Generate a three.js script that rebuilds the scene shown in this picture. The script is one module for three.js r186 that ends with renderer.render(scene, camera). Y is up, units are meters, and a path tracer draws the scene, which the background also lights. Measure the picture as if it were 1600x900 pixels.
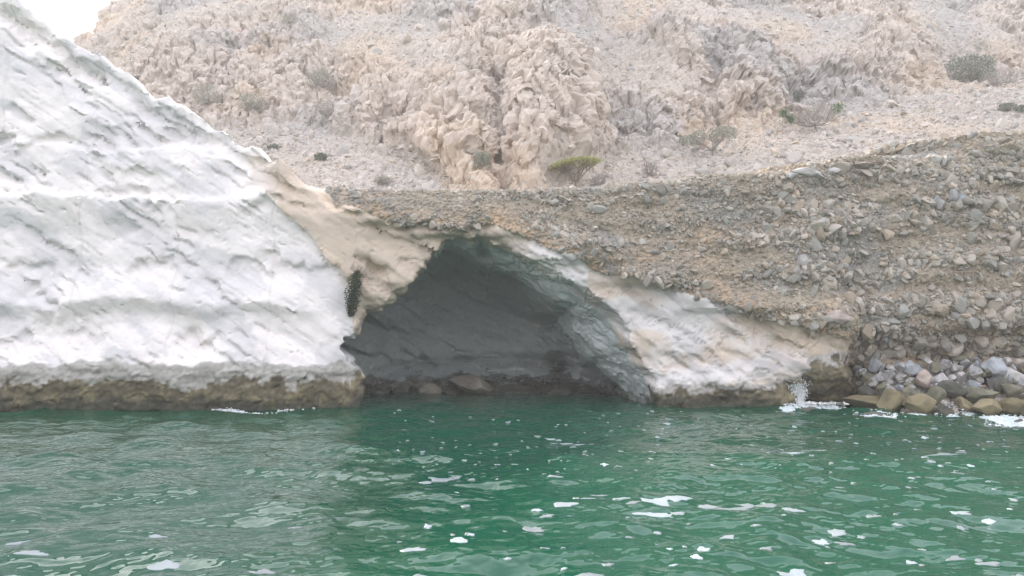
import * as THREE from 'three';
import { mergeGeometries, mergeVertices, toCreasedNormals } from 'three/addons/utils/BufferGeometryUtils.js';

// ---------------------------------------------------------------- camera, sky, sun, exposure
const F = 1180, EYE = 2.6, PITCH = Math.atan(60 / F);
const scene = new THREE.Scene();
const camera = new THREE.PerspectiveCamera(2 * Math.atan(450 / F) * 180 / Math.PI, 16 / 9, 0.1, 3000);
camera.position.set(0, EYE, 0);
camera.rotation.x = PITCH;
const renderer = new THREE.WebGLRenderer({ antialias: true });
renderer.toneMapping = THREE.LinearToneMapping;
renderer.toneMappingExposure = 2.8;
renderer.shadowMap.enabled = true;

const SUN_EL = 30 * Math.PI / 180, SUN_AZ = -38 * Math.PI / 180;
const sunDir = new THREE.Vector3(Math.sin(SUN_AZ) * Math.cos(SUN_EL), Math.sin(SUN_EL), -Math.cos(SUN_AZ) * Math.cos(SUN_EL));
{
  const W = 512, H = 256, data = new Float32Array(W * H * 4);
  for (let j = 0; j < H; j++) for (let i = 0; i < W; i++) {
    const el = ((j + 0.5) / H - 0.5) * Math.PI, az = ((i + 0.5) / W - 0.5) * 2 * Math.PI;
    const x = Math.cos(el) * Math.cos(az), y = Math.sin(el), z = Math.cos(el) * Math.sin(az);
    const c = x * sunDir.x + y * sunDir.y + z * sunDir.z, ang = Math.acos(Math.min(1, Math.max(-1, c))) * 180 / Math.PI;
    const h = Math.pow(1 - Math.max(0, y), 3.0);                       // milky towards the horizon
    const glow = 2.6 * Math.exp(-ang / 9) + 0.45 * Math.exp(-ang / 30);      // hazy aureole round the sun
    const r = 0.645 + 0.25 * h, g = 0.66 + 0.225 * h, b = 0.765 + 0.115 * h;
    const k = 4 * (j * W + i);
    data[k] = r + glow; data[k + 1] = g + glow * 0.97; data[k + 2] = b + glow * 0.9; data[k + 3] = 1;
  }
  const tex = new THREE.DataTexture(data, W, H, THREE.RGBAFormat, THREE.FloatType);
  tex.mapping = THREE.EquirectangularReflectionMapping; tex.magFilter = THREE.LinearFilter; tex.minFilter = THREE.LinearFilter; tex.needsUpdate = true;
  scene.background = tex; scene.environment = tex;
}
const sun = new THREE.DirectionalLight(new THREE.Color(1.0, 0.93, 0.82), 2.6);
sun.name = 'sun';
sun.position.copy(sunDir).multiplyScalar(160).add(new THREE.Vector3(0, 0, -40)); sun.target.position.set(0, 0, -40);
sun.castShadow = true; sun.shadow.radius = 6; sun.shadow.mapSize.set(4096, 4096);
Object.assign(sun.shadow.camera, { left: -110, right: 110, top: 110, bottom: -110, near: 1, far: 400 });
scene.add(sun, sun.target);
scene.fog = new THREE.FogExp2(new THREE.Color(1, 0.985, 0.965), 0.0018);

// ---------------------------------------------------------------- helpers
function rng(seed) { let a = seed >>> 0; return () => { a |= 0; a = a + 0x6D2B79F5 | 0; let t = Math.imul(a ^ a >>> 15, 1 | a); t = t + Math.imul(t ^ t >>> 7, 61 | t) ^ t; return ((t ^ t >>> 14) >>> 0) / 4294967296; }; }
const clamp = (x, a = 0, b = 1) => x < a ? a : x > b ? b : x, lerp = (a, b, t) => a + (b - a) * t;
const sstep = (a, b, x) => { const t = clamp((x - a) / (b - a)); return t * t * (3 - 2 * t); };
const PERM = new Uint8Array(1024);
{ const r = rng(7), p = [...Array(256).keys()]; for (let i = 255; i > 0; i--) { const j = r() * (i + 1) | 0; [p[i], p[j]] = [p[j], p[i]]; } for (let i = 0; i < 1024; i++) PERM[i] = p[i & 255]; }
function gr(h, x, y, z) { h &= 15; const u = h < 8 ? x : y, v = h < 4 ? y : h === 12 || h === 14 ? x : z; return ((h & 1) ? -u : u) + ((h & 2) ? -v : v); }
function N(x, y, z) {
  const fx = Math.floor(x), fy = Math.floor(y), fz = Math.floor(z), X = fx & 255, Y = fy & 255, Z = fz & 255;
  x -= fx; y -= fy; z -= fz;
  const u = x * x * x * (x * (x * 6 - 15) + 10), v = y * y * y * (y * (y * 6 - 15) + 10), w = z * z * z * (z * (z * 6 - 15) + 10);
  const A = PERM[X] + Y, AA = PERM[A] + Z, AB = PERM[A + 1] + Z, B = PERM[X + 1] + Y, BA = PERM[B] + Z, BB = PERM[B + 1] + Z;
  const a = lerp(lerp(gr(PERM[AA], x, y, z), gr(PERM[BA], x - 1, y, z), u), lerp(gr(PERM[AB], x, y - 1, z), gr(PERM[BB], x - 1, y - 1, z), u), v);
  const b = lerp(lerp(gr(PERM[AA + 1], x, y, z - 1), gr(PERM[BA + 1], x - 1, y, z - 1), u), lerp(gr(PERM[AB + 1], x, y - 1, z - 1), gr(PERM[BB + 1], x - 1, y - 1, z - 1), u), v);
  return lerp(a, b, w);
}
function fbm(x, y, z, o) { let s = 0, a = 1, t = 0; for (let i = 0; i < o; i++) { s += a * N(x, y, z); t += a; a *= 0.5; x = x * 2.03 + 11.3; y = y * 2.03 + 5.7; z = z * 2.03 + 3.1; } return s / t; }
let W1 = 0, W2 = 0, WH = 0, WX = 0, WY = 0, WZ = 0;                          // nearest, second nearest, cell hash, offset to the cell's point
function worley(x, y, z) {
  const ix = Math.floor(x), iy = Math.floor(y), iz = Math.floor(z); let d1 = 9, d2 = 9;
  for (let i = -1; i < 2; i++) for (let j = -1; j < 2; j++) { const hp = PERM[PERM[(ix + i) & 255] + ((iy + j) & 255)]; for (let k = -1; k < 2; k++) {
    const h = PERM[hp + ((iz + k) & 255)], px = i + PERM[h + 31] / 255 - (x - ix), py = j + PERM[h + 97] / 255 - (y - iy), pz = k + PERM[h + 173] / 255 - (z - iz), d = px * px + py * py + pz * pz;
    if (d < d1) { d2 = d1; d1 = d; WH = h; WX = px; WY = py; WZ = pz; } else if (d < d2) d2 = d;
  } }
  W1 = Math.sqrt(d1); W2 = Math.sqrt(d2); return W1;
}
function facets(x, y, z, tilt) {                                            // broken rock: every cell a tilted plane of its own
  worley(x, y, z); const h = WH;
  return (PERM[h + 11] / 255 - 0.5) + tilt * (WX * (PERM[h + 51] / 127 - 1) + WY * (PERM[h + 77] / 127 - 1) + WZ * (PERM[h + 151] / 127 - 1));
}
function blocks(x, y, z) {                                                  // broken rock: tilted flat tops that fall away to sharp clefts, 0 to about 1
  const ix = Math.floor(x), iy = Math.floor(y), iz = Math.floor(z); let m = -9;
  for (let i = -1; i < 2; i++) for (let j = -1; j < 2; j++) { const hp = PERM[PERM[(ix + i) & 255] + ((iy + j) & 255)]; for (let k = -1; k < 2; k++) {
    const h = PERM[hp + ((iz + k) & 255)], px = x - ix - i - PERM[h + 31] / 255, py = y - iy - j - PERM[h + 97] / 255, pz = z - iz - k - PERM[h + 173] / 255, d = Math.sqrt(px * px + py * py + pz * pz), a = PERM[h + 11] / 255;
    const v = Math.min(0.35 + 0.5 * a + 0.7 * (px * (PERM[h + 51] / 127 - 1) + py * (PERM[h + 77] / 127 - 1) + pz * (PERM[h + 151] / 127 - 1)), 1.5 + 0.5 * a - 2.0 * d);
    if (v > m) m = v;
  } }
  return m;
}
const cosP = Math.cos(PITCH), sinP = Math.sin(PITCH);
function at(px, py, D) { const u = (px - 800) / F, v = (450 - py) / F, t = D / (cosP - v * sinP); return [u * t, EYE + (v * cosP + sinP) * t]; }   // the place at distance D that stands there in the photograph
function curve(pts) { return (x) => { if (x <= pts[0][0]) return pts[0][1]; for (let i = 1; i < pts.length; i++) if (x < pts[i][0]) { const t = (x - pts[i - 1][0]) / (pts[i][0] - pts[i - 1][0]); return lerp(pts[i - 1][1], pts[i][1], t); } return pts[pts.length - 1][1]; }; }
const taken = {};
function numbered(n) { const k = taken[n] = (taken[n] ?? -1) + 1; return k ? n + '_' + String(k).padStart(3, '0') : n; }
function add(o, name, label, category, group, kind) { o.name = numbered(name); Object.assign(o.userData, { label, category }); if (group) o.userData.group = group; if (kind) o.userData.kind = kind; scene.add(o); shade(o); return o; }
function shade(o) { o.traverse((m) => { m.castShadow = m.receiveShadow = true; }); }
function part(parent, name, geo, mat, kind) { const m = new THREE.Mesh(geo, mat); m.name = name; if (kind) m.userData.kind = kind; parent.add(m); return m; }
const rock = new THREE.MeshStandardMaterial({ vertexColors: true, roughness: 0.95 });
const stoneMats = [[0.42, 0.41, 0.39], [0.34, 0.34, 0.33], [0.48, 0.45, 0.41], [0.38, 0.40, 0.41], [0.46, 0.40, 0.34], [0.29, 0.30, 0.30]].map((c) => new THREE.MeshStandardMaterial({ color: new THREE.Color().setRGB(...c), roughness: 0.95 }));

// ---------------------------------------------------------------- shapes of the land (x to the right, y up, D = distance out from the boat)
const topLine = curve([[540, 297], [620, 298], [700, 302], [800, 297], [900, 291], [1000, 281], [1150, 266], [1300, 246], [1400, 216], [1600, 190], [1900, 150]].map(([px, py]) => at(px, py, 26.2)));
const footLine = curve([[-40, 60], [200, 62], [330, 60], [450, 61], [560, 58], [640, 54], [700, 48], [740, 45], [900, 45], [960, 52], [1040, 50], [1120, 53], [1200, 57], [1300, 62], [1430, 62], [1500, 72], [1700, 76]].map(([px, d]) => [(px - 800) / F, d]));
function hillBase(x, D) {
  const a = x / Math.max(D, 20), q = a * 26.2, dc = footLine(a) + 2.5 * N(x * 0.08, D * 0.05, 3);
  let y = topLine(q) + 0.125 * (Math.min(D, 42) - 26.2);
  if (D > 42) y += 0.50 * (Math.min(D, dc) - 42);
  if (D > dc) y += 0.92 * (Math.min(D, dc + 14) - dc) + 0.74 * Math.max(0, D - dc - 14);
  const low = sstep(-0.44, -0.62, a);                                       // the mountain falls away to the left
  if (D > 42) y -= low * 0.22 * (D - 42);
  return y;
}
const slabTop = (x, D) => Math.min(7.15 + 0.615 * (-6.6 - x), 15.4 + 0.02 * (-20 - x)) - 0.24 * (D - 25.5);

// distance of the cliff face for columns of x: [height, D]
const COLS = [
  [-26, [[-1, 23.8], [0, 23.5], [0.6, 23.35], [1.15, 23.25], [1.4, 23.25], [2.45, 23.9], [2.85, 23.95], [3.35, 23.7], [3.4, 23.7], [4.5, 24.2], [5.6, 24.3], [6.8, 24.1], [6.85, 24.1], [7.0, 24.4], [8.5, 24.5], [8.55, 24.5], [8.7, 24.75], [13, 25.1]]],
  [-12, [[-1, 24.0], [0, 23.7], [0.6, 23.55], [1.15, 23.45], [1.4, 23.45], [2.45, 24.1], [2.85, 24.15], [3.35, 23.9], [3.4, 23.9], [4.5, 24.4], [5.6, 24.5], [6.8, 24.3], [6.85, 24.3], [7.0, 24.6], [8.5, 24.75], [8.55, 24.75], [8.7, 25.0], [13, 25.4]]],
  [-7.5, [[-1, 24.1], [0, 23.9], [0.6, 23.8], [1.2, 23.75], [1.35, 23.75], [2.3, 24.2], [2.8, 24.25], [3.2, 24.05], [4.2, 24.4], [5.5, 24.6], [6.7, 24.5], [7.0, 24.75], [8.5, 25.2], [13, 26.2]]],
  [-5.9, [[-1, 24.2], [0, 24.2], [0.9, 24.1], [1.2, 23.95], [2.0, 24.25], [2.8, 24.3], [4.2, 24.55], [5.5, 24.8], [6.3, 24.9], [6.6, 25.1], [7.2, 25.5], [7.7, 28.5]]],
  [-5.15, [[-1, 24.5], [1.2, 24.5], [3, 24.6], [4.2, 24.8], [5.8, 25.05], [6.3, 25.05], [6.35, 24.8], [7.2, 25.4], [7.6, 28]]],
  [-4.7, [[-1, 24.8], [2, 24.9], [4, 24.85], [5.9, 25.1], [6.05, 24.8], [7.2, 25.4], [7.6, 28]]],
  [-2.3, [[-1, 24.8], [3, 24.9], [5.5, 25.05], [5.65, 24.7], [7.2, 25.5], [7.6, 28.5]]],
  [2, [[-1, 25.0], [4.6, 25.2], [4.85, 24.8], [7.35, 25.7], [7.8, 29]]],
  [4.5, [[-1, 24.8], [0, 24.85], [0.6, 24.85], [3.9, 25.4], [4.1, 25.05], [7.6, 25.9], [8.1, 29]]],
  [7, [[-1, 24.6], [0.3, 24.6], [0.7, 24.5], [3.0, 25.15], [3.2, 24.85], [7.9, 26.1], [8.4, 29.5]]],
  [10.6, [[-1, 24.5], [0.3, 24.7], [0.7, 24.8], [1.3, 24.5], [2.2, 24.55], [2.4, 24.6], [5, 25.2], [8.3, 26.3], [8.8, 29.5]]],
  [11.8, [[-1, 26.4], [1.2, 26.4], [2.0, 25.9], [2.6, 25.0], [5, 25.5], [8.6, 26.5], [9.1, 30]]],
  [17, [[-1, 26.4], [1.4, 26.5], [2.0, 26.0], [2.7, 25.2], [5, 25.7], [9.6, 26.8], [10.2, 30]]],
  [27, [[-1, 26.6], [1.4, 26.7], [2.0, 26.2], [2.7, 25.4], [5, 25.9], [10.3, 27.0], [11, 30.4]]],
].map(([x, p]) => [x, curve(p)]);
function faceAt(x, y0) {
  if (x > 9 && x < 14) x += 0.5 * N(y0 * 0.9, 7, 3) + 0.2 * N(y0 * 2.7, 3, 3);
  const wl = sstep(-5.2, -6.6, x), y = y0 + wl * ((0.42 * N(x * 0.33, 4, y0 * 0.2) + 0.2 * N(x * 1.1, 8, y0 * 0.5) + 0.08 * N(x * 3.1, 5, y0)) * sstep(1.5, 2.6, y0) + 0.10 * N(x * 0.8, 2, 7));
  if (x <= COLS[0][0]) return COLS[0][1](y);
  for (let i = 1; i < COLS.length; i++) if (x < COLS[i][0]) { let t = (x - COLS[i - 1][0]) / (COLS[i][0] - COLS[i - 1][0]); t = lerp(t, t * t * (3 - 2 * t), 0.5); return lerp(COLS[i - 1][1](y), COLS[i][1](y), t); }
  return COLS[COLS.length - 1][1](y);
}
const gravelFoot = curve([[-7.2, 40], [-6.3, 7.1], ...[[530, 326], [600, 346], [690, 360], [760, 357], [870, 394], [950, 428], [1000, 437], [1090, 466], [1150, 489], [1230, 514], [1330, 529], [1347, 575], [1600, 585]].map(([px, py]) => at(px, py, 25.1)), [30, 0.6]]);

// the cave: a mouth outline that narrows inwards
const CX = -0.64, CY = 0.6;
function polar(poly, D) {
  const w = poly.map(([px, py]) => at(px, py, D)), out = new Float64Array(257);
  for (let k = 0; k <= 256; k++) {
    const th = k / 256 * 2 * Math.PI - Math.PI, dx = Math.cos(th), dy = Math.sin(th); let best = 0.5;
    for (let i = 0; i < w.length; i++) {
      const [ax, ay] = w[i], [bx, by] = w[(i + 1) % w.length], ex = bx - ax, ey = by - ay, den = dx * ey - dy * ex;
      if (Math.abs(den) < 1e-9) continue;
      const t = ((ax - CX) * ey - (ay - CY) * ex) / den, s = ((ax - CX) * dy - (ay - CY) * dx) / den;
      if (t > 0 && s >= 0 && s <= 1) best = Math.max(best, t);
    }
    out[k] = best;
  }
  return (th) => { const k = (th + Math.PI) / (2 * Math.PI) * 256, i = Math.min(255, Math.floor(k)); return lerp(out[i], out[i + 1], k - i); };
}
const mouthA = polar([[550, 720], [557, 612], [557, 592], [549, 562], [536, 539], [548, 520], [580, 491], [600, 466], [640, 426], [680, 390], [698, 369], [740, 366], [800, 382], [870, 404], [930, 440], [978, 485], [1008, 535], [1042, 612], [1050, 720]], 24.9);
const mouthB = polar([[520, 720], [520, 600], [520, 540], [552, 500], [596, 450], [645, 402], [690, 380], [740, 397], [800, 422], [835, 450], [878, 484], [918, 533], [948, 573], [985, 612], [985, 720]], 27.6);
function caveAt(x, y, D) {
  const dx = x - CX, dy = y - CY, rho = Math.hypot(dx, dy), th = Math.atan2(dy, dx), t = sstep(24.7, 27.6, D);
  let r = lerp(mouthA(th), mouthB(th), t);
  const deep = (D - 27.4) / (6.3 + 1.7 * sstep(-0.1, 0.2, N(x * 0.4, 3, 9) + 0.12) * sstep(1.5, 0.6, y + 0.6 * N(x * 0.33, 1, 4) + 0.25 * N(x * 1.2, 1, 4)));
  if (deep > 0) r *= deep < 1 ? Math.pow(1 - deep * deep * deep, 0.45) : 0;
  let c = (rho - r) * 0.8;
  const ex = (x - 3.2) / 1.45, ey = (y - 0.1) / 1.3, eD = (D - 29.8) / 2.9;
  c = Math.min(c, (Math.hypot(ex, ey, eD) - 1) * 1.2);
  return c;
}

function lips(u, b, w) {                                                    // thin beds that end in overhanging lips: out slowly, back at once
  const p = b / w + 0.35 * N(u * 0.9, b * 0.5, 12) + 0.16 * N(u * 2.7, b * 2, 13), f = p - Math.floor(p), id = Math.floor(p), on = sstep(-0.06, 0.18, N(u * 0.55 + id * 3.7, id * 1.3, 3));
  return on * (f < 0.94 ? f * f / 0.8836 : (1 - f) / 0.06);
}
function reliefWhite(x, y, D) {                                             // beds that dip to the right, scooped and lipped by the weather
  const s = x * 0.84 - y * 0.54, q = x * 0.54 + y * 0.84;
  let r = 0.16 * fbm(x * 0.22, y * 0.3, D * 0.2, 2);
  const zone = sstep(-0.12, 0.22, N(x * 0.28, y * 0.45, 9.1));
  worley(s * 0.42 + 0.5 * N(x * 0.5, y * 0.5, 2), q * 1.25 + 0.3 * N(x, y, 5), D * 0.35);
  r += 0.1 * zone * Math.pow(Math.min(1, W1), 1.6) - 0.05 * zone;
  const up = sstep(5.8, 7.2, y);
  worley(s * 1.1, q * 2.6 + 0.4 * N(x * 1.5, y * 1.5, 5), D * 0.8);
  r += (0.025 + 0.16 * up * sstep(0.0, 0.25, N(x * 0.5, y * 0.6, 21))) * Math.pow(Math.min(1, W1), 1.5);
  r += 0.012 * N(s * 0.35, q * 3.2, D * 0.4);
  const low = sstep(1.3, 2.0, y);
  r -= low * (0.22 * lips(s, q, 1.7) * sstep(-0.1, 0.12, N(x * 0.3, y * 0.4, 60)) + (0.05 + 0.18 * up) * lips(s + 20, q, 0.62) * sstep(0.0, 0.16, N(x * 0.5, y * 0.6, 61)) - 0.1);
  r -= low * 0.18 * lips(x + 40, y, 2.3);
  r += 0.26 * sstep(-0.02, 0.1, y + 1.03 * x + 1.5 + 0.5 * N(x * 0.6, y * 0.6, 33)) * sstep(3, 4, y) * sstep(-8.6, -7.6, x);   // the tan bed lies over the white face
  return r;
}
function reliefGravel(x, y, D) { return 0.34 * sstep(1.6, 0.4, y - gravelFoot(x)) + 0.34 * fbm(x * 0.35, y * 0.55, D * 0.4, 3) + 0.16 * N(x * 0.25, y * 1.7, D * 0.3) + 0.10 * fbm(x * 1.6, y * 1.9, D * 1.6, 2); }
function reliefCave(x, y, D) {
  const q = y * 0.86 + x * 0.34 + D * 0.1;
  worley(x * 0.5 + 0.4 * N(x, y, D), q * 1.3, D * 0.55);
  return -0.45 * lips(x * 0.6 + 9, q, 1.25) - 0.16 * lips(x + 3, q, 0.5) + 0.1 + 0.42 * fbm(x * 0.3, y * 0.4, D * 0.35, 3) + 0.16 * Math.min(1, W1) + 0.07 * N(x * 0.6, q * 3.1, D * 0.8) + 0.05 * fbm(x * 2, y * 2.4, D * 2, 2);
}
// ---------------------------------------------------------------- the cliffs: one solid, meshed with surface nets, then cut by what the rock is
const cell = 0.1, X0 = -22.5, X1 = 22, Y0 = -0.8, Y1 = 15.8, D0 = 22.2, D1 = 35.6;
const nx = Math.round((X1 - X0) / cell) + 1, ny = Math.round((Y1 - Y0) / cell) + 1, nd = Math.round((D1 - D0) / cell) + 1;
function beachAt(x, D) { return Math.min(1.15, (D - 23.1) * 0.38) + 0.12 * N(x * 0.7, D * 0.7, 1) - 3 * sstep(12.2, 10.6, x); }
function weightGravel(x, y) { return sstep(-0.05, 0.12, y - gravelFoot(x) - 0.25 * N(x * 0.9, y * 0.5, 6) - 0.08 * N(x * 3, y * 3, 6)); }
const field = new Float32Array(nx * ny * nd);
{
  const top = new Float32Array(nx * nd);
  for (let i = 0; i < nx; i++) for (let k = 0; k < nd; k++) {
    const x = X0 + i * cell, D = D0 + k * cell; let h = hillBase(x, Math.max(D, 25)) - 1.5 * sstep(-6.2, -8, x) * sstep(30, 27, D) ;
    if (x < -5.6) h = Math.max(h, slabTop(x, D) + sstep(-6.4, -7.4, x) * (0.55 * blocks(x * 0.9, 3.3, D * 0.7) + 0.2 * blocks(x * 2.3, 1.3, D * 2) - 0.45)); top[i * nd + k] = h;
  }
  for (let i = 0; i < nx; i++) for (let j = 0; j < ny; j++) {
    const x = X0 + i * cell, y = Y0 + j * cell, f = faceAt(x, y), g = weightGravel(x, y), left = sstep(-4.4, -5.2, x), slab = sstep(2.6, 4.2, x);
    for (let k = 0; k < nd; k++) {
      const D = D0 + k * cell;
      let v = D - f; const front = v;
      if (x > -7 && x < 6.5 && y < 7) { const c = caveAt(x, y, D); if (c < v) v = c; }
      if (x > -7 && x < 6.5 && D > 29.3) v = Math.max(v, ((D - 29.8) * 0.22 + 0.12 * N(x, 2, D) - 0.05 - y) * 0.9);
      if (x > 8 && x < 12.5 && y < 2) v = Math.min(v, (Math.hypot((x - 10.9) / 1.9, (y - 0.3) / 1.15, (D - 24.6) / 1.35) - 1) * 0.8 + 0.45 * N(x * 1.1, y * 1.3, D * 1.2));
      const t = (top[i * nd + k] - y) * 0.9; const vt = v; if (t < v) v = t;
      if (x > 10) v = Math.max(v, (beachAt(x, D) - y) * 0.85);
      if (v > -1.1 && v < 1.1) {
        let r;
        if (vt < front - 0.01 && vt <= t) r = reliefCave(x, y, D);
        else { r = 0; const wl = (1 - g) * left, ws = (1 - g) * (1 - left); if (g > 0.01) r += g * reliefGravel(x, y, D); if (wl > 0.01) r += wl * reliefWhite(x, y, D); if (ws > 0.01) r += ws * (lerp(reliefCave(x, y, D), 0.7 * reliefWhite(x, y, D), slab * 0.6) + 0.10 * slab * facets((x * 0.84 - y * 0.54) * 0.8, (x * 0.54 + y * 0.84) * 1.9, D, 0.8) + 0.14 * slab * lips(x * 0.84 - y * 0.54, x * 0.54 + y * 0.84, 0.9)); }
        if (x < -6 && y > 5) { const b = top[i * nd + k] - y; r += sstep(-6, -7, x) * (0.34 * sstep(0.42 + 0.2 * N(x * 0.9, 3, 3), 0.3, b) * (0.6 + 0.8 * N(x * 0.8, 1, 9)) - 0.22 * sstep(1.3, 0.6, b)); }
        v += r * (t < vt ? 0.5 : 1);
      }
      field[(i * ny + j) * nd + k] = v;
    }
  }
}
function surfaceNets() {
  const idx = new Int32Array(nx * ny * nd).fill(-1), pos = [], tri = [], at3 = (i, j, k) => (i * ny + j) * nd + k;
  const cx = [0, 1, 0, 1, 0, 1, 0, 1], cy = [0, 0, 1, 1, 0, 0, 1, 1], ck = [0, 0, 0, 0, 1, 1, 1, 1], E = [[0, 1], [2, 3], [4, 5], [6, 7], [0, 2], [1, 3], [4, 6], [5, 7], [0, 4], [1, 5], [2, 6], [3, 7]], val = new Float64Array(8);
  for (let i = 0; i < nx - 1; i++) for (let j = 0; j < ny - 1; j++) for (let k = 0; k < nd - 1; k++) {
    let m = 0; for (let c = 0; c < 8; c++) { val[c] = field[at3(i + cx[c], j + cy[c], k + ck[c])]; if (val[c] > 0) m |= 1 << c; }
    if (m === 0 || m === 255) continue;
    let sx = 0, sy = 0, sk = 0, n = 0;
    for (const [a, b] of E) if ((val[a] > 0) !== (val[b] > 0)) { const t = val[a] / (val[a] - val[b]); sx += lerp(cx[a], cx[b], t); sy += lerp(cy[a], cy[b], t); sk += lerp(ck[a], ck[b], t); n++; }
    idx[at3(i, j, k)] = pos.length / 3; pos.push(X0 + (i + sx / n) * cell, Y0 + (j + sy / n) * cell, -(D0 + (k + sk / n) * cell));
  }
  const quad = (a, b, c, d, flip) => { if (a < 0 || b < 0 || c < 0 || d < 0) return; if (flip) tri.push(a, c, b, a, d, c); else tri.push(a, b, c, a, c, d); };
  for (let i = 1; i < nx - 1; i++) for (let j = 1; j < ny - 1; j++) for (let k = 1; k < nd - 1; k++) {
    const s = field[at3(i, j, k)] > 0;
    if (s !== field[at3(i + 1, j, k)] > 0) quad(idx[at3(i, j - 1, k - 1)], idx[at3(i, j, k - 1)], idx[at3(i, j, k)], idx[at3(i, j - 1, k)], s);
    if (s !== field[at3(i, j + 1, k)] > 0) quad(idx[at3(i - 1, j, k - 1)], idx[at3(i, j, k - 1)], idx[at3(i, j, k)], idx[at3(i - 1, j, k)], !s);
    if (s !== field[at3(i, j, k + 1)] > 0) quad(idx[at3(i - 1, j - 1, k)], idx[at3(i, j - 1, k)], idx[at3(i, j, k)], idx[at3(i - 1, j, k)], s);
  }
  return { pos: Float32Array.from(pos), tri: Uint32Array.from(tri) };
}
function refine({ pos, tri }) {                                             // every triangle in four
  const n = pos.length / 3, mid = new Map(), out = [...[]], np = Array.from(pos);
  const m = (a, b) => { const k = a < b ? a * n + b : b * n + a; let i = mid.get(k); if (i === undefined) { i = np.length / 3; np.push((pos[3 * a] + pos[3 * b]) / 2, (pos[3 * a + 1] + pos[3 * b + 1]) / 2, (pos[3 * a + 2] + pos[3 * b + 2]) / 2); mid.set(k, i); } return i; };
  for (let t = 0; t < tri.length; t += 3) { const a = tri[t], b = tri[t + 1], c = tri[t + 2], ab = m(a, b), bc = m(b, c), ca = m(c, a); out.push(a, ab, ca, ab, b, bc, ca, bc, c, ab, bc, ca); }
  return { pos: Float32Array.from(np), tri: Uint32Array.from(out) };
}
function normalsOf(pos, tri) {
  const g = new THREE.BufferGeometry(); g.setAttribute('position', new THREE.BufferAttribute(pos, 3)); g.setIndex(new THREE.BufferAttribute(tri, 1)); g.computeVertexNormals(); return g.attributes.normal.array;
}
const coarse = surfaceNets();
{ const { pos, tri } = coarse; let n = 0; for (let t = 0; t < tri.length; t += 3) { const a = 3 * tri[t]; if (pos[a + 1] < -0.45 || (pos[a + 2] < -32.2 && pos[a + 1] > 5) || (pos[a + 2] < -25.5 && pos[a + 1] < 0 && pos[a] > 7)) continue; tri[n++] = tri[t]; tri[n++] = tri[t + 1]; tri[n++] = tri[t + 2]; } coarse.tri = tri.slice(0, n); }
const solid = refine(coarse);
console.log('cliff triangles', solid.tri.length / 3);
const nv = solid.pos.length / 3, kindOf = new Uint8Array(nv), gravelness = new Float32Array(nv), cliffColor = new Float32Array(nv * 3);
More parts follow.
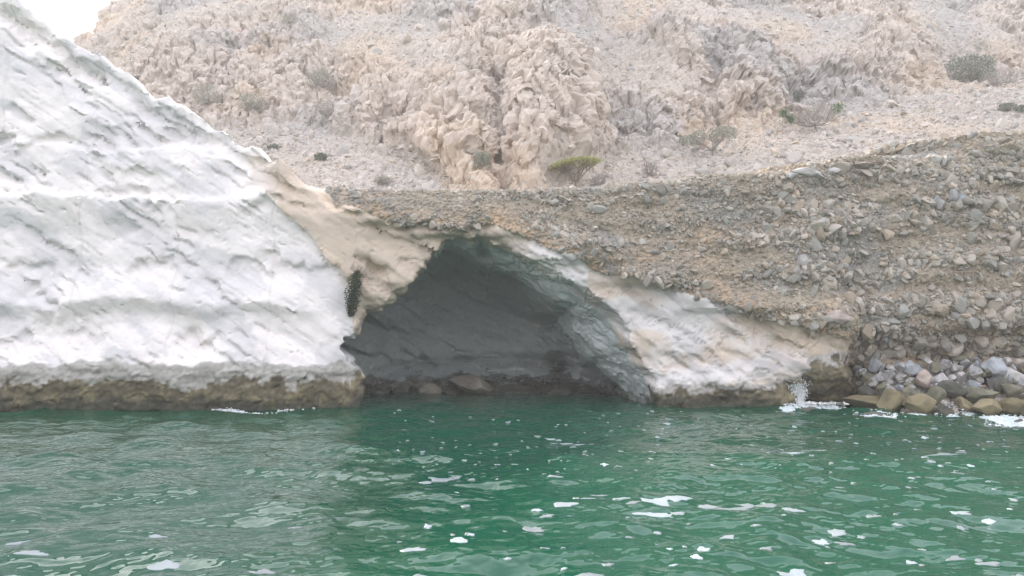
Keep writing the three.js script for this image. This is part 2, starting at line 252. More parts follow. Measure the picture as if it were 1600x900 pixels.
{
  const nor = normalsOf(solid.pos, solid.tri), P = solid.pos;
  for (let i = 0; i < nv; i++) {
    let x = P[3 * i], y = P[3 * i + 1], z = P[3 * i + 2], D = -z;
    const inMouth = x > -7 && x < 6.5 && y < 7 ? caveAt(x, y, D) : 9, f = D - faceAt(x, y), cave = inMouth < 0.45 && f > 0.55 && inMouth < f - 0.3, g = cave ? 0 : weightGravel(x, y), beach = x > 11 && y < beachAt(x, D) + 0.12;
    const left = x < -5.15 + 0.15 * N(y * 0.8, 3, 1), tide = y - 0.25 * N(x * 0.35, 1, D * 0.3) - 0.2 * fbm(x * 1.5, y * 1.5, D * 1.5, 3) + (cave ? 0.6 * N(x * 0.33, 1, 4) + 0.25 * N(x * 1.2, 1, 4) : 0);
    kindOf[i] = beach ? 3 : cave ? 2 : g > 0.5 ? 1 : left || x < -1.6 ? 0 : 2; gravelness[i] = Math.max(g, beach ? 1 : 0);
    // fine relief
    let h = 0;
    if (beach || g > 0.5) { worley(x * 5.5, y * 6.5, z * 5.5); h = 0.07 * (0.5 - W1) + 0.05 * facets(x * 9, y * 10, z * 9, 0.7); }
    else if (tide < 1.2) { worley(x * 7, y * 7, z * 7); h = 0.06 * (W1 - 0.45) * sstep(1.35, 0.8, tide) + 0.10 * fbm(x * 1.3, y * 2.2, z * 1.3, 3) + 0.05 * facets(x * 2.6, y * 4, z * 2.6, 0.8); }
    else { const q = x * 0.54 + y * 0.84, s = x * 0.84 - y * 0.54; h = 0.004 * N(s * 1.2, q * 7, z * 1.5) + 0.012 * fbm(x * 3, y * 4, z * 3, 4) + (left ? 0.03 * blocks(s * 0.5, q * 1.3, z * 0.8) - 0.02 - 0.035 * sstep(0.05, 0.0, Math.abs(((q + 0.10 * N(s * 0.4, q * 0.6, 15)) / 0.47 % 1 + 1) % 1 - 0.5)) * sstep(-0.05, 0.15, N(s * 0.5, q * 0.9, 16)) : 0) - 0.10 * lips(s * 1.6, q, 0.42) * sstep(0.1, 0.2, N(x * 0.4, y * 0.5, 90) + 0.12 * sstep(6, 7, y)) - 0.045 * lips(s * 3, q, 0.2) * sstep(0.12, 0.25, N(x * 0.7, y * 0.8, 91)) - (left ? 0.05 * sstep(0.05, 0.0, Math.abs(((x + 0.25 * N(1, y * 0.6, 4)) / 3.1 % 1 + 1) % 1 - 0.5) * 3.1) : 0) - 0.014 * lips(s * 4, q + 0.2 * N(x * 2, y * 2, 1), 0.13); if (!left) { { const sl = x > 2.5 && !cave ? 0.5 : 1; h += sl * (0.15 * blocks(s * 0.9, q * 1.7, z * 1.2) + 0.06 * blocks(s * 2.6, q * 4.2, z * 3.4) - 0.1); } h -= 0.06 * (1 - sstep(0, 0.12, W2 - W1)) * sstep(0, 0.2, N(x, y, 44)); } worley(x * 3.5, y * 4, z * 3.5); if (PERM[WH + 5] > 215) h -= 0.05 * sstep(0.28, 0.05, W1); }
    P[3 * i] += nor[3 * i] * h; P[3 * i + 1] += nor[3 * i + 1] * h; P[3 * i + 2] += nor[3 * i + 2] * h;
    // what the rock is
    const n1 = fbm(x * 0.4, y * 0.6, z * 0.4, 3), n2 = fbm(x * 2.1, y * 2.6, z * 2.1, 3), n3 = N(x * 9, y * 9, z * 9);
    let c;
    if (beach) c = [0.16, 0.15, 0.13].map((v) => v * (1 + 0.5 * n2 + 0.2 * n3));
    else if (g > 0.5) {
      const rust = clamp(sstep(0.9, 0.1, y - gravelFoot(x) + 0.9 * n1) * 0.8 + sstep(0.12, 0.4, N(x * 0.22, y * 0.9, 14)) * 0.5) * sstep(-0.3, 0.3, n2 + 0.1), grey = sstep(0.0, 0.3, N(x * 0.3, y * 0.5, 40));
      const sp = 1 + 0.35 * n2 + 0.45 * N(x * 14, y * 14, z * 14) + 0.3 * n3; c = [lerp(lerp(0.30, 0.25, grey), 0.40, rust), lerp(lerp(0.255, 0.242, grey), 0.29, rust), lerp(lerp(0.195, 0.22, grey), 0.19, rust)].map((v) => v * sp);
    } else {
      const warm = clamp((left ? sstep(-0.1, 0.25, y + 1.03 * x + 1.5 + 0.5 * N(x * 0.6, y * 0.6, 33) + 0.3 * n2) * sstep(3, 4, y) * sstep(-9, -7.2, x + 1.5 * n1) : 0) + (!left ? 0.95 * sstep(2.2, -1.2, x + 2.2 * n1 + 0.8 * n2) : 0) + (x > 2.5 ? sstep(-0.12, 0.25, n1 + 0.25 * n2 + 0.3 * sstep(6, 9.5, x)) * 0.85 + sstep(8, 10, x + n1) * 0.5 : 0));
      c = [lerp(0.80, 0.64, warm), lerp(0.755, 0.525, warm), lerp(0.73, 0.415, warm)];
      if (left && tide > 1) { const s_ = x * 0.84 - y * 0.54, q_ = x * 0.54 + y * 0.84, bare = sstep(0.02, 0.09, N(s_ * 0.35, q_ * 0.9, 71) + 0.35 * n2) * 0.75 + 0.3 * sstep(0.05, 0.2, N(s_ * 0.5, q_ * 4.5, 72)); c = [lerp(c[0], c[0] * 0.80, bare), lerp(c[1], c[1] * 0.82, bare), lerp(c[2], c[2] * 0.845, bare)]; }
      if (!left && !cave) c = c.map((v, k) => v * [0.86, 0.875, 0.885][k] * (1 - 0.22 * sstep(0.05, 0.25, N((x * 0.84 - y * 0.54) * 0.6, (x * 0.54 + y * 0.84) * 2.4, 73))));
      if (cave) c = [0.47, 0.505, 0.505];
      c = c.map((v) => v * (1 + 0.10 * n2 + 0.06 * n1 + 0.05 * n3));
      const hi = cave ? 0.6 : left || x < -3 ? 1.5 : 0.78 + 0.95 * sstep(8, 9.8, x + 1.2 * n1), grey = sstep(hi, hi - 0.1, tide + 0.25 * n2), far = left ? 0.3 : 0, algShade = sstep(hi - 0.22 - far, hi - 0.38 - far, tide + 0.55 * n2 + 0.12 * n3), wet = sstep(0.45, 0.1, tide + 0.35 * n2 + 0.2 * n3);
      const ga = [0.40, 0.385, 0.355], oa = [0.165 * (1 + 0.9 * n2), 0.142 * (1 + 0.9 * n2), 0.09 * (1 + 0.7 * n2)], wa = [0.07, 0.068, 0.05]; if (cave) { oa[0] = 0.085; oa[1] = 0.09; oa[2] = 0.083; ga[0] = 0.2; ga[1] = 0.21; ga[2] = 0.2; }  // inside the cave, darker tones add painted recess shade to the tide band
      for (let k = 0; k < 3; k++) c[k] = lerp(lerp(lerp(c[k], ga[k] * (1 + 0.3 * n3), grey), oa[k] * (1 + 0.4 * n3), algShade), wa[k], wet);
    }
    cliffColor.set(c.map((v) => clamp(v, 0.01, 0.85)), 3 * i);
  }
}
const cliffNormal = normalsOf(solid.pos, solid.tri);
function cut(kinds) {
  const map = new Int32Array(nv).fill(-1), p = [], n = [], c = [], id = [];
  for (let t = 0; t < solid.tri.length; t += 3) {
    const v = [solid.tri[t], solid.tri[t + 1], solid.tri[t + 2]];
    if (!kinds.includes(kindOf[v[0]]) || solid.pos[3 * v[0] + 1] < -0.45 || (solid.pos[3 * v[0] + 2] < -33 && solid.pos[3 * v[0] + 1] > 5)) continue;
    for (const a of v) { if (map[a] < 0) { map[a] = p.length / 3; for (let k = 0; k < 3; k++) { p.push(solid.pos[3 * a + k]); n.push(cliffNormal[3 * a + k]); c.push(cliffColor[3 * a + k]); } } id.push(map[a]); }
  }
  const g = new THREE.BufferGeometry(); g.setAttribute('position', new THREE.Float32BufferAttribute(p, 3)); if (!kinds.includes(1)) g.setAttribute('normal', new THREE.Float32BufferAttribute(n, 3)); g.setAttribute('color', new THREE.Float32BufferAttribute(c, 3)); g.setIndex(id); return g;
}
const whiteCliff = add(new THREE.Mesh(cut([0]), rock), 'white_cliff', 'smooth white limestone cliff scooped by weather on the left', 'cliff', null, 'structure');
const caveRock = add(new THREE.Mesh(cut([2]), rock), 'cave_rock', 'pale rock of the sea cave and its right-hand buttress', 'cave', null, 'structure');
const gravelCliff = add(new THREE.Mesh(cut([1]), rock), 'gravel_cliff', 'grey brown cliff of cemented gravel above the cave', 'cliff', null, 'structure');
const shore = add(new THREE.Mesh(cut([3]), rock), 'shore', 'dark stony shore below the gravel cliff', 'shore', null, 'structure');

// ---------------------------------------------------------------- the mountain side
const hillCols = 930, hillRows = 510, hillPos = new Float32Array((hillCols + 1) * (hillRows + 1) * 3), hillColor = new Float32Array(hillPos.length), hillScree = new Float32Array((hillCols + 1) * (hillRows + 1));
let hillTri;
const BUTTRESS = [[855, 51, 78, 12, 2.8], [742, 50, 44, 9, 2.2], [690, 54, 50, 8, 1.7], [640, 56, 50, 8, 1.5], [905, 66, 75, 12, 2.4], [790, 64, 60, 8, 2], [1060, 60, 60, 8, 2], [1180, 63, 60, 8, 1.7], [560, 62, 60, 7, 1.6], [1330, 68, 80, 8, 1.5]];
{
  const rowD = [];
  for (let j = 0; j <= 14; j++) rowD.push(31 + j * 0.75);
  for (let j = 15; j <= hillRows; j++) { const t = (j - 14) / (hillRows - 14); rowD.push(41.5 + t * 42 + t * t * 30); }
  for (let j = 0; j <= hillRows; j++) for (let i = 0; i <= hillCols; i++) {
    const D = rowD[j], half = 26 + 0.72 * (D - 31), x = (i / hillCols * 2 - 1) * half, a = x / D, dc = footLine(a);
    const e = 0.35, y0 = hillBase(x, D), nx_ = -(hillBase(x + e, D) - hillBase(x - e, D)) / (2 * e), nz_ = (hillBase(x, D + e) - hillBase(x, D - e)) / (2 * e), l = Math.hypot(nx_, 1, nz_);
    let y = y0 + 1.2 * fbm(x * 0.07, D * 0.07, 1, 3) * sstep(40, 48, D);
    const z = -D, edge = 2.2 * N(x * 0.16, D * 0.12, 8) + 1.2 * N(x * 0.5, D * 0.4, 8);
    let crag = sstep(-0.8, 1.2, D - dc + edge);
    crag *= 1 - 0.85 * sstep(0.1, 0.3, N(x * 0.07 + 3, D * 0.06, 17)) * sstep(dc + 4, dc + 9, D);            // gullies of loose stone between the crags
    const right = sstep(0.16, 0.42, a), wx = x + 0.9 * N(x * 0.2, y * 0.2, z * 0.2) + 0.25 * N(x * 0.9, y * 0.9, z * 0.9), wy = y + 0.8 * N(x * 0.2 + 9, y * 0.2, z * 0.2);
    let h = 0; const loose = 1 - crag;
    if (crag > 0.01) {
      const lean = wx * 0.9 + wy * 0.28;                                                                    // steep joints leaning a little
      worley(lean * 0.17, wy * 0.09, z * 0.12); const big = 1.0 - W1 * W1, crack = sstep(0.0, 0.1, W2 - W1); let bt = 0;
      for (const [px, Dc, w, rD, amp] of BUTTRESS) { const u = (a - (px - 800) / F) / (w / F), v = (D - Dc) / rD, m = amp * (1 - u * u - v * v * 0.7); if (m > bt) bt = m; }
      h += crag * (lerp(1.8, 1.2, right) * big + bt - 0.5 * (1 - crack) + 1.3 * blocks(lean * 0.36, wy * 0.28, z * 0.32) - 1.8);
    }
    if (loose > 0.01) h += loose * 0.25 * fbm(x * 0.5, 1, D * 0.5, 2);
    h *= sstep(33, 36, D);
    const k = j * (hillCols + 1) + i;
    hillPos[3 * k] = x + h * nx_ / l; hillPos[3 * k + 1] = y + h / l - 0.25 * sstep(36, 33, D); hillPos[3 * k + 2] = z + h * nz_ / l;
    hillScree[k] = loose;
    const n1 = fbm(x * 0.12, y * 0.12, z * 0.12, 3), n2 = fbm(x * 0.9, y * 0.9, z * 0.9, 3), ochre = sstep(0.12, 0.4, N(x * 0.11 + 7, y * 0.14, 30) + 0.3 * n2), grey = sstep(0.0, 0.32, N(x * 0.09, y * 0.1 + 3, 50) + 0.2 * n2);
    const b = [lerp(0.52, 0.45, loose), lerp(0.45, 0.395, loose), lerp(0.39, 0.34, loose)];
    const t = 0.98 + 0.2 * n2 + 0.12 * n1 + 0.12 * N(x * 3.5, y * 3.5, z * 3.5);
    hillColor[3 * k] = clamp(lerp(lerp(b[0], 0.52, ochre * 0.7), 0.36, grey * 0.7) * t, 0.05, 0.8); hillColor[3 * k + 1] = clamp(lerp(lerp(b[1], 0.42, ochre * 0.7), 0.35, grey * 0.7) * t, 0.05, 0.8); hillColor[3 * k + 2] = clamp(lerp(lerp(b[2], 0.32, ochre * 0.7), 0.34, grey * 0.7) * t, 0.05, 0.8);
  }
  const id = new Uint32Array(hillCols * hillRows * 6); let q = 0;
  for (let j = 0; j < hillRows; j++) for (let i = 0; i < hillCols; i++) { const a = j * (hillCols + 1) + i, b = a + 1, c = a + hillCols + 1, d = c + 1; id[q++] = a; id[q++] = b; id[q++] = d; id[q++] = a; id[q++] = d; id[q++] = c; }
  hillTri = id;
  for (const stage of [0, 1]) {                                             // rubble and joints stand square to the rock they break
    const nor = normalsOf(hillPos, hillTri);
    for (let k = 0; k < hillScree.length; k++) {
      const x = hillPos[3 * k], y = hillPos[3 * k + 1], z = hillPos[3 * k + 2], w = sstep(-36, -40, z), c = 1 - hillScree[k]; let h;
      let joint = 0, f = 0; if (stage === 1 && c > 0.01) { const wx = x + 0.5 * N(x * 0.5, y * 0.5, z * 0.5) + 0.3 * y; worley(wx * 0.55, y * 0.22, z * 0.5); joint = 0.42 * (1 - sstep(0, 0.09, W2 - W1)); worley(wx * 1.2 + 7, y * 0.5, z * 1.2); joint += 0.2 * (1 - sstep(0, 0.12, W2 - W1)); f = 0.11 * facets(wx * 1.5, y * 1.1, z * 1.5, 0.9) + 0.07 * facets(x * 3.4, y * 2.6, z * 3.4, 1); }
      if (stage === 0) h = w * (c * (1.05 * blocks(x * 0.7, y * 0.55, z * 0.65) - 0.6) + (1 - c) * 0.3 * (blocks(x * 1.5, y * 1.5, z * 1.5) - 0.6));
      else h = w * (c * (0.2 * blocks(x * 1.6, y * 1.1, z * 1.5) + 1.35 * f - joint - 0.07) + (1 - c) * 0.12 * (blocks(x * 3.9, y * 3.9, z * 3.9) - 0.6));
      hillPos[3 * k] += nor[3 * k] * h; hillPos[3 * k + 1] += nor[3 * k + 1] * h; hillPos[3 * k + 2] += nor[3 * k + 2] * h;
    }
  }
}
const hillGeo = new THREE.BufferGeometry();
hillGeo.setAttribute('position', new THREE.BufferAttribute(hillPos, 3)); hillGeo.setAttribute('color', new THREE.BufferAttribute(hillColor, 3)); hillGeo.setIndex(new THREE.BufferAttribute(hillTri, 1));
const hillside = add(new THREE.Mesh(hillGeo, rock), 'hillside', 'barren rocky mountain side of crags and scree', 'hillside', null, 'structure');

// ---------------------------------------------------------------- stones
function rockGeo(seed, detail, planes = 12, flat = true, deep = 0.5) {                  // a ball of rock struck to facets
  const r = rng(seed), cutters = [];
  for (let i = 0; i < planes; i++) { const v = new THREE.Vector3(r() * 2 - 1, r() * 2 - 1, r() * 2 - 1).normalize(); cutters.push([v, deep + 0.36 * r()]); }
  let g = new THREE.IcosahedronGeometry(1, detail); g.deleteAttribute('uv'); g.deleteAttribute('normal'); g = mergeVertices(g, 1e-4);
  const p = g.attributes.position, v = new THREE.Vector3(), sx = 0.75 + 0.5 * r(), sy = 0.6 + 0.35 * r(), sz = 0.7 + 0.4 * r();
  for (let i = 0; i < p.count; i++) {
    v.fromBufferAttribute(p, i); const u = v.clone().normalize();
    for (const [n, d] of cutters) { const e = v.dot(n); if (e > d) v.addScaledVector(n, (d - e) * 0.95); }
    if (detail > 1) v.addScaledVector(u, 0.05 * fbm(u.x * 2.5 + seed, u.y * 2.5, u.z * 2.5, 3) + 0.02 * N(u.x * 9, u.y * 9, u.z * 9 + seed));
    p.setXYZ(i, v.x * sx, v.y * sy, v.z * sz);
  }
  if (flat) { g = g.toNonIndexed(); }
  g.computeVertexNormals(); return g;
}
const stoneGeos = [...Array(8).keys()].map((i) => rockGeo(100 + i, 1, 9, true, 0.34));
function sampler(pos, tri, weight, seed) {                                  // points spread over a mesh by area
  const n = tri.length / 3, cum = new Float64Array(n); let s = 0; const A = new THREE.Vector3(), B = new THREE.Vector3(), C = new THREE.Vector3();
  for (let t = 0; t < n; t++) { const a = tri[3 * t], b = tri[3 * t + 1], c = tri[3 * t + 2]; A.fromArray(pos, 3 * a); B.fromArray(pos, 3 * b).sub(A); C.fromArray(pos, 3 * c).sub(A); s += B.cross(C).length() * weight(a, A); cum[t] = s; }
  const r = rng(seed);
  return () => {
    const w = r() * s; let lo = 0, hi = n - 1; while (lo < hi) { const m = lo + hi >> 1; if (cum[m] < w) lo = m + 1; else hi = m; }
    const a = tri[3 * lo], b = tri[3 * lo + 1], c = tri[3 * lo + 2]; A.fromArray(pos, 3 * a); B.fromArray(pos, 3 * b); C.fromArray(pos, 3 * c);
    let u = r(), v = r(); if (u + v > 1) { u = 1 - u; v = 1 - v; }
    const p = A.clone().addScaledVector(B.clone().sub(A), u).addScaledVector(C.clone().sub(A), v), nrm = B.sub(A).cross(C.sub(A)).normalize(); return { p, n: nrm, v: a };
  };
}
const pal = [[0.36, 0.325, 0.27], [0.31, 0.285, 0.24], [0.39, 0.345, 0.285], [0.31, 0.305, 0.275], [0.36, 0.30, 0.23], [0.27, 0.255, 0.22], [0.43, 0.39, 0.335]];
const palMats = pal.map((c) => new THREE.MeshStandardMaterial({ color: new THREE.Color().setRGB(...c), roughness: 0.95 }));
function strew(parent, next, count, big, sizeOf, seed, tone, name, sink = 0.25) {
  const r = rng(seed), items = [];
  for (let i = 0; i < count; i++) { const s = next(); items.push({ ...s, size: sizeOf(r(), s.p), g: r() * stoneGeos.length | 0, q: new THREE.Quaternion().setFromEuler(new THREE.Euler(r() * 6.3, r() * 6.3, r() * 6.3)), c: r() * pal.length | 0, l: 0.8 + 0.4 * r() }); }
  items.sort((a, b) => b.size / Math.max(8, -b.p.z) - a.size / Math.max(8, -a.p.z));
  const M = new THREE.Matrix4(), S = new THREE.Vector3(), white = new THREE.MeshStandardMaterial({ color: 0xffffff, roughness: 0.95 });
  for (const it of items.slice(0, big)) { const m = part(parent, 'stone', stoneGeos[it.g], tone[it.c]); m.position.copy(it.p).addScaledVector(it.n, -sink * it.size); m.quaternion.copy(it.q); m.scale.setScalar(it.size); }
  for (let g = 0; g < stoneGeos.length; g++) {
    const list = items.slice(big).filter((it) => it.g === g), im = new THREE.InstancedMesh(stoneGeos[g], white, list.length), col = new THREE.Color();
    list.forEach((it, i) => { M.compose(it.p.addScaledVector(it.n, -sink * it.size), it.q, S.setScalar(it.size)); im.setMatrixAt(i, M); const t = tone[it.c].color; im.setColorAt(i, col.setRGB(t.r * it.l, t.g * it.l, t.b * it.l)); });
    im.name = name; im.userData.kind = 'stuff'; parent.add(im);
  }
  shade(parent);
}
strew(gravelCliff, sampler(solid.pos, solid.tri, (v, p) => kindOf[v] === 1 || kindOf[v] === 3 ? (p.y > 9.5 || -p.z > 29 ? 0.4 : 1) * (0.2 + 1.2 * sstep(-0.2, 0.25, N(p.x * 0.5, p.y * 1.3, 3))) : 0, 5), 110000, 300,
  (u, p) => (0.017 + 0.04 * u * u) * (0.8 + 1.3 * sstep(0.0, 0.35, N(p.x * 0.35, p.y * 1.1, 88) + 0.1 * sstep(7, 11, p.x))) + 0.09 * Math.pow(u, 26) * (1 + 0.9 * sstep(6, 11, p.x)) + 0.14 * Math.pow(u, 300), 6, palMats, 'small_stones', 0.42);
const hillTone = [[0.46, 0.41, 0.36], [0.40, 0.365, 0.33], [0.49, 0.435, 0.38], [0.38, 0.36, 0.33], [0.46, 0.385, 0.31], [0.35, 0.325, 0.295], [0.54, 0.49, 0.43]].map((c) => new THREE.MeshStandardMaterial({ color: new THREE.Color().setRGB(...c), roughness: 0.95 }));
strew(hillside, sampler(hillPos, hillTri, (v, p) => -p.z < 40 || -p.z > 100 || Math.abs(p.x) > 0.78 * -p.z ? 0 : 0.06 + Math.pow(hillScree[v], 1.5), 8), 60000, 300, (u, p) => 0.05 + 0.10 * u * u + 0.25 * Math.pow(u, 30) + 0.4 * Math.pow(u, 500), 9, hillTone, 'small_stones', 0.2);

// ---------------------------------------------------------------- the sea
const waves = [];
{
  const r = rng(31);
  for (let i = 0; i < 70; i++) { const u = i / 69, L = 0.24 * Math.pow(11, Math.pow(1 - u, 1.25)), k = 2 * Math.PI / L, dir = (r() + r() + r() - 1.5) * 1.35 + 1.25; waves.push([k * Math.cos(dir), k * Math.sin(dir), r() * 6.283, 0.031 / k * (0.6 + 0.8 * r()), k]); }
}
function seaAt(x, D) {
  const calm = sstep(27, 24, D), m = 0.72 + 0.7 * N(x * 0.16, D * 0.2, 77) + 0.45 * N(x * 0.5, D * 0.6, 78); let h = 0;
  for (const [kx, kd, ph, a, k] of waves) { const c = Math.cos(kx * x + kd * D + ph); h += a * (k > 4 ? m : 1) * (c + 0.18 * (c * c - 0.5)); }
  return h * lerp(0.55, 1, calm);
}
const ripple = (() => {                                                     // fine wind ripples, 8 m to a side
  const n = 1024, d = new Uint8Array(n * n * 4), r = rng(90), w = [];
  for (let i = 0; i < 46; i++) { const L = 0.09 + 0.3 * Math.pow(i / 45, 1.5), dir = (r() + r() + r() - 1.5) * 1.5 + 1.3, kx = Math.round(Math.cos(dir) * 8 / L), ky = Math.round(Math.sin(dir) * 8 / L); w.push([kx * 2 * Math.PI / n, ky * 2 * Math.PI / n, r() * 6.28, L]); }
  const S = new Float32Array(8192); for (let i = 0; i < 8192; i++) S[i] = Math.sin(i / 8192 * 2 * Math.PI);
  for (let j = 0; j < n; j++) for (let i = 0; i < n; i++) { let h = 0; for (const [a, b, c, L] of w) h += L * S[((a * i + b * j + c) * 1303.797 | 0) & 8191]; const m = 0.5 + 0.5 * S[((2 * i + 8191 * (0.3 * S[(j * 24) & 8191] + 1)) * 4 | 0) & 8191] * S[(j * 16 + i * 8) & 8191], k = 4 * (j * n + i); d[k] = d[k + 1] = d[k + 2] = clamp(128 + 46 * h * (0.35 + m), 0, 255); d[k + 3] = 255; }
  const t = new THREE.DataTexture(d, n, n); t.wrapS = t.wrapT = THREE.RepeatWrapping; t.magFilter = THREE.LinearFilter; t.minFilter = THREE.LinearMipmapLinearFilter; t.generateMipmaps = true; t.needsUpdate = true; return t;
})();
const seaMat = new THREE.MeshPhysicalMaterial({ color: new THREE.Color().setRGB(0.004, 0.066, 0.036), roughness: 0.025, ior: 1.333, bumpMap: ripple, bumpScale: 0.013 });
{
  const xs = [], ds = [];
  for (let x = -20.5; x <= 20.5; x += 0.064) xs.push(x);
  for (let s = 0.07, x = 20.5; x < 900; s *= 1.22) { x += s; xs.push(x); xs.unshift(-x); }
  for (let D = 5.2, s = 0.034; D < 31; s = 0.036 + 0.0028 * (D - 5.2)) { ds.push(D); D += s; }
  for (let s = 0.3, D = 31; D < 60; s *= 1.3) { D += s; ds.push(D); }
  for (let s = 0.05, D = 5.2; D > -900; s *= 1.2) { D -= s; ds.unshift(D); }
  const nX = xs.length, nD = ds.length, uv = new Float32Array(nX * nD * 2), p = new Float32Array(nX * nD * 3), id = new Uint32Array((nX - 1) * (nD - 1) * 6); let q = 0;
  for (let j = 0; j < nD; j++) for (let i = 0; i < nX; i++) { const k = 3 * (j * nX + i), x = xs[i], D = ds[j], near = Math.abs(x) < 30 && D > -8 && D < 33; p[k] = x; p[k + 1] = near ? seaAt(x, D) : 0; p[k + 2] = -D; uv[2 * (j * nX + i)] = x / 8; uv[2 * (j * nX + i) + 1] = D / 8; }
  for (let j = 0; j < nD - 1; j++) for (let i = 0; i < nX - 1; i++) { const a = j * nX + i, b = a + 1, c = a + nX, d = c + 1; id[q++] = a; id[q++] = b; id[q++] = d; id[q++] = a; id[q++] = d; id[q++] = c; }
  console.log('sea', nX, nD);
  const g = new THREE.BufferGeometry(); g.setAttribute('position', new THREE.BufferAttribute(p, 3)); g.setAttribute('uv', new THREE.BufferAttribute(uv, 2)); g.setIndex(new THREE.BufferAttribute(id, 1)); g.computeVertexNormals();
  add(new THREE.Mesh(g, seaMat), 'sea', 'green choppy sea water in front of the cliffs', 'sea', null, 'structure');
}

// ---------------------------------------------------------------- finding the ground
function seen(x, y, z) { const dy = y - EYE, D = -z, zc = D * cosP + dy * sinP; return [800 + F * x / zc, 450 - F * (dy * cosP - D * sinP) / zc, D]; }
function findOn(P, px, py, ok, tol = 7) {
  let best = null, bd = 1e9;
  for (let i = 0; i < P.length; i += 3) { const [u, v, D] = seen(P[i], P[i + 1], P[i + 2]); const e = Math.hypot(u - px, v - py); if (e > 60 || (ok && !ok(i / 3))) continue; const score = (e < tol ? 0 : e - tol) * 3 + D * 0.5; if (score < bd) { bd = score; best = [P[i], P[i + 1], P[i + 2]]; } }
  return new THREE.Vector3(...best);
}
const onHill = (px, py) => findOn(hillPos, px, py, (i) => hillPos[3 * i + 2] < -41.5);
const onCliff = (px, py) => findOn(solid.pos, px, py, null, 4);
const onSea = (px, py) => { const D = EYE / ((py - 510) / F); const [x] = at(px, py, D); return [x, D]; };

// ---------------------------------------------------------------- loose boulders on the shore and in the cave
const boulderGeos = [...Array(9).keys()].map((i) => rockGeo(300 + i * 7, 6, 15, false, 0.36));
function tinted(geo, c, seed, dark) {                                       // mottled stone; the drowned side carries weed
  const g = geo.clone(), p = g.attributes.position, col = new Float32Array(p.count * 3);
  for (let i = 0; i < p.count; i++) { const x = p.getX(i), y = p.getY(i), z = p.getZ(i), n = fbm(x * 2 + seed, y * 2, z * 2, 3), t = 1 + 0.4 * n + 0.2 * N(x * 9, y * 9, z * 9 + seed), w = dark ? sstep(0.05, 0.35, fbm(x * 1.4, y * 1.4 + seed, z * 1.4, 2) + 0.2) : 0; for (let k = 0; k < 3; k++) col[3 * i + k] = clamp(lerp(c[k], c[k] * dark, w) * t, 0.01, 0.8); }
  g.setAttribute('color', new THREE.BufferAttribute(col, 3)); return g;
}
let boulderSeed = 900;
function boulder(px, py, w, h, c, label, opt = {}) {                        // px, py: its middle; w, h: its width and height there
  const s = boulderSeed += 13, r = rng(s), g0 = onCliff(px, py + h * 0.3); const D = (opt.D ?? -g0.z - 0.2), k = D / F, [x, y] = at(px, py, D);
  const geo = tinted(boulderGeos[opt.g ?? (r() * boulderGeos.length | 0)], c, s, opt.dark ?? 0.7);
  const e = new THREE.Euler((r() - 0.5) * 0.5, r() * 6.28, (r() - 0.5) * 0.5); geo.applyMatrix4(new THREE.Matrix4().makeRotationFromEuler(e)); geo.computeBoundingBox();
  const bb = geo.boundingBox, cx = (bb.max.x + bb.min.x) / 2, cy = (bb.max.y + bb.min.y) / 2, cz = (bb.max.z + bb.min.z) / 2;
  geo.translate(-cx, -cy, -cz); geo.scale(w * k / (bb.max.x - bb.min.x), h * k * 1.25 / (bb.max.y - bb.min.y), Math.max(w, h) * 0.9 * k / (bb.max.z - bb.min.z)); geo.computeVertexNormals();
  const m = new THREE.Mesh(toCreasedNormals(geo, c === OLIVE || c === MOSS ? 0.8 : 0.45), rock); m.position.set(x, y - h * k * 0.1, -D);
  return add(m, opt.name ?? 'boulder', label, 'boulder', opt.group);
}
const OLIVE = [0.25, 0.212, 0.125], GREY = [0.36, 0.36, 0.355], DARK = [0.12, 0.12, 0.10], PALE = [0.46, 0.44, 0.42], PINK = [0.42, 0.35, 0.305], BLUE = [0.34, 0.36, 0.375], MOSS = [0.17, 0.165, 0.115];
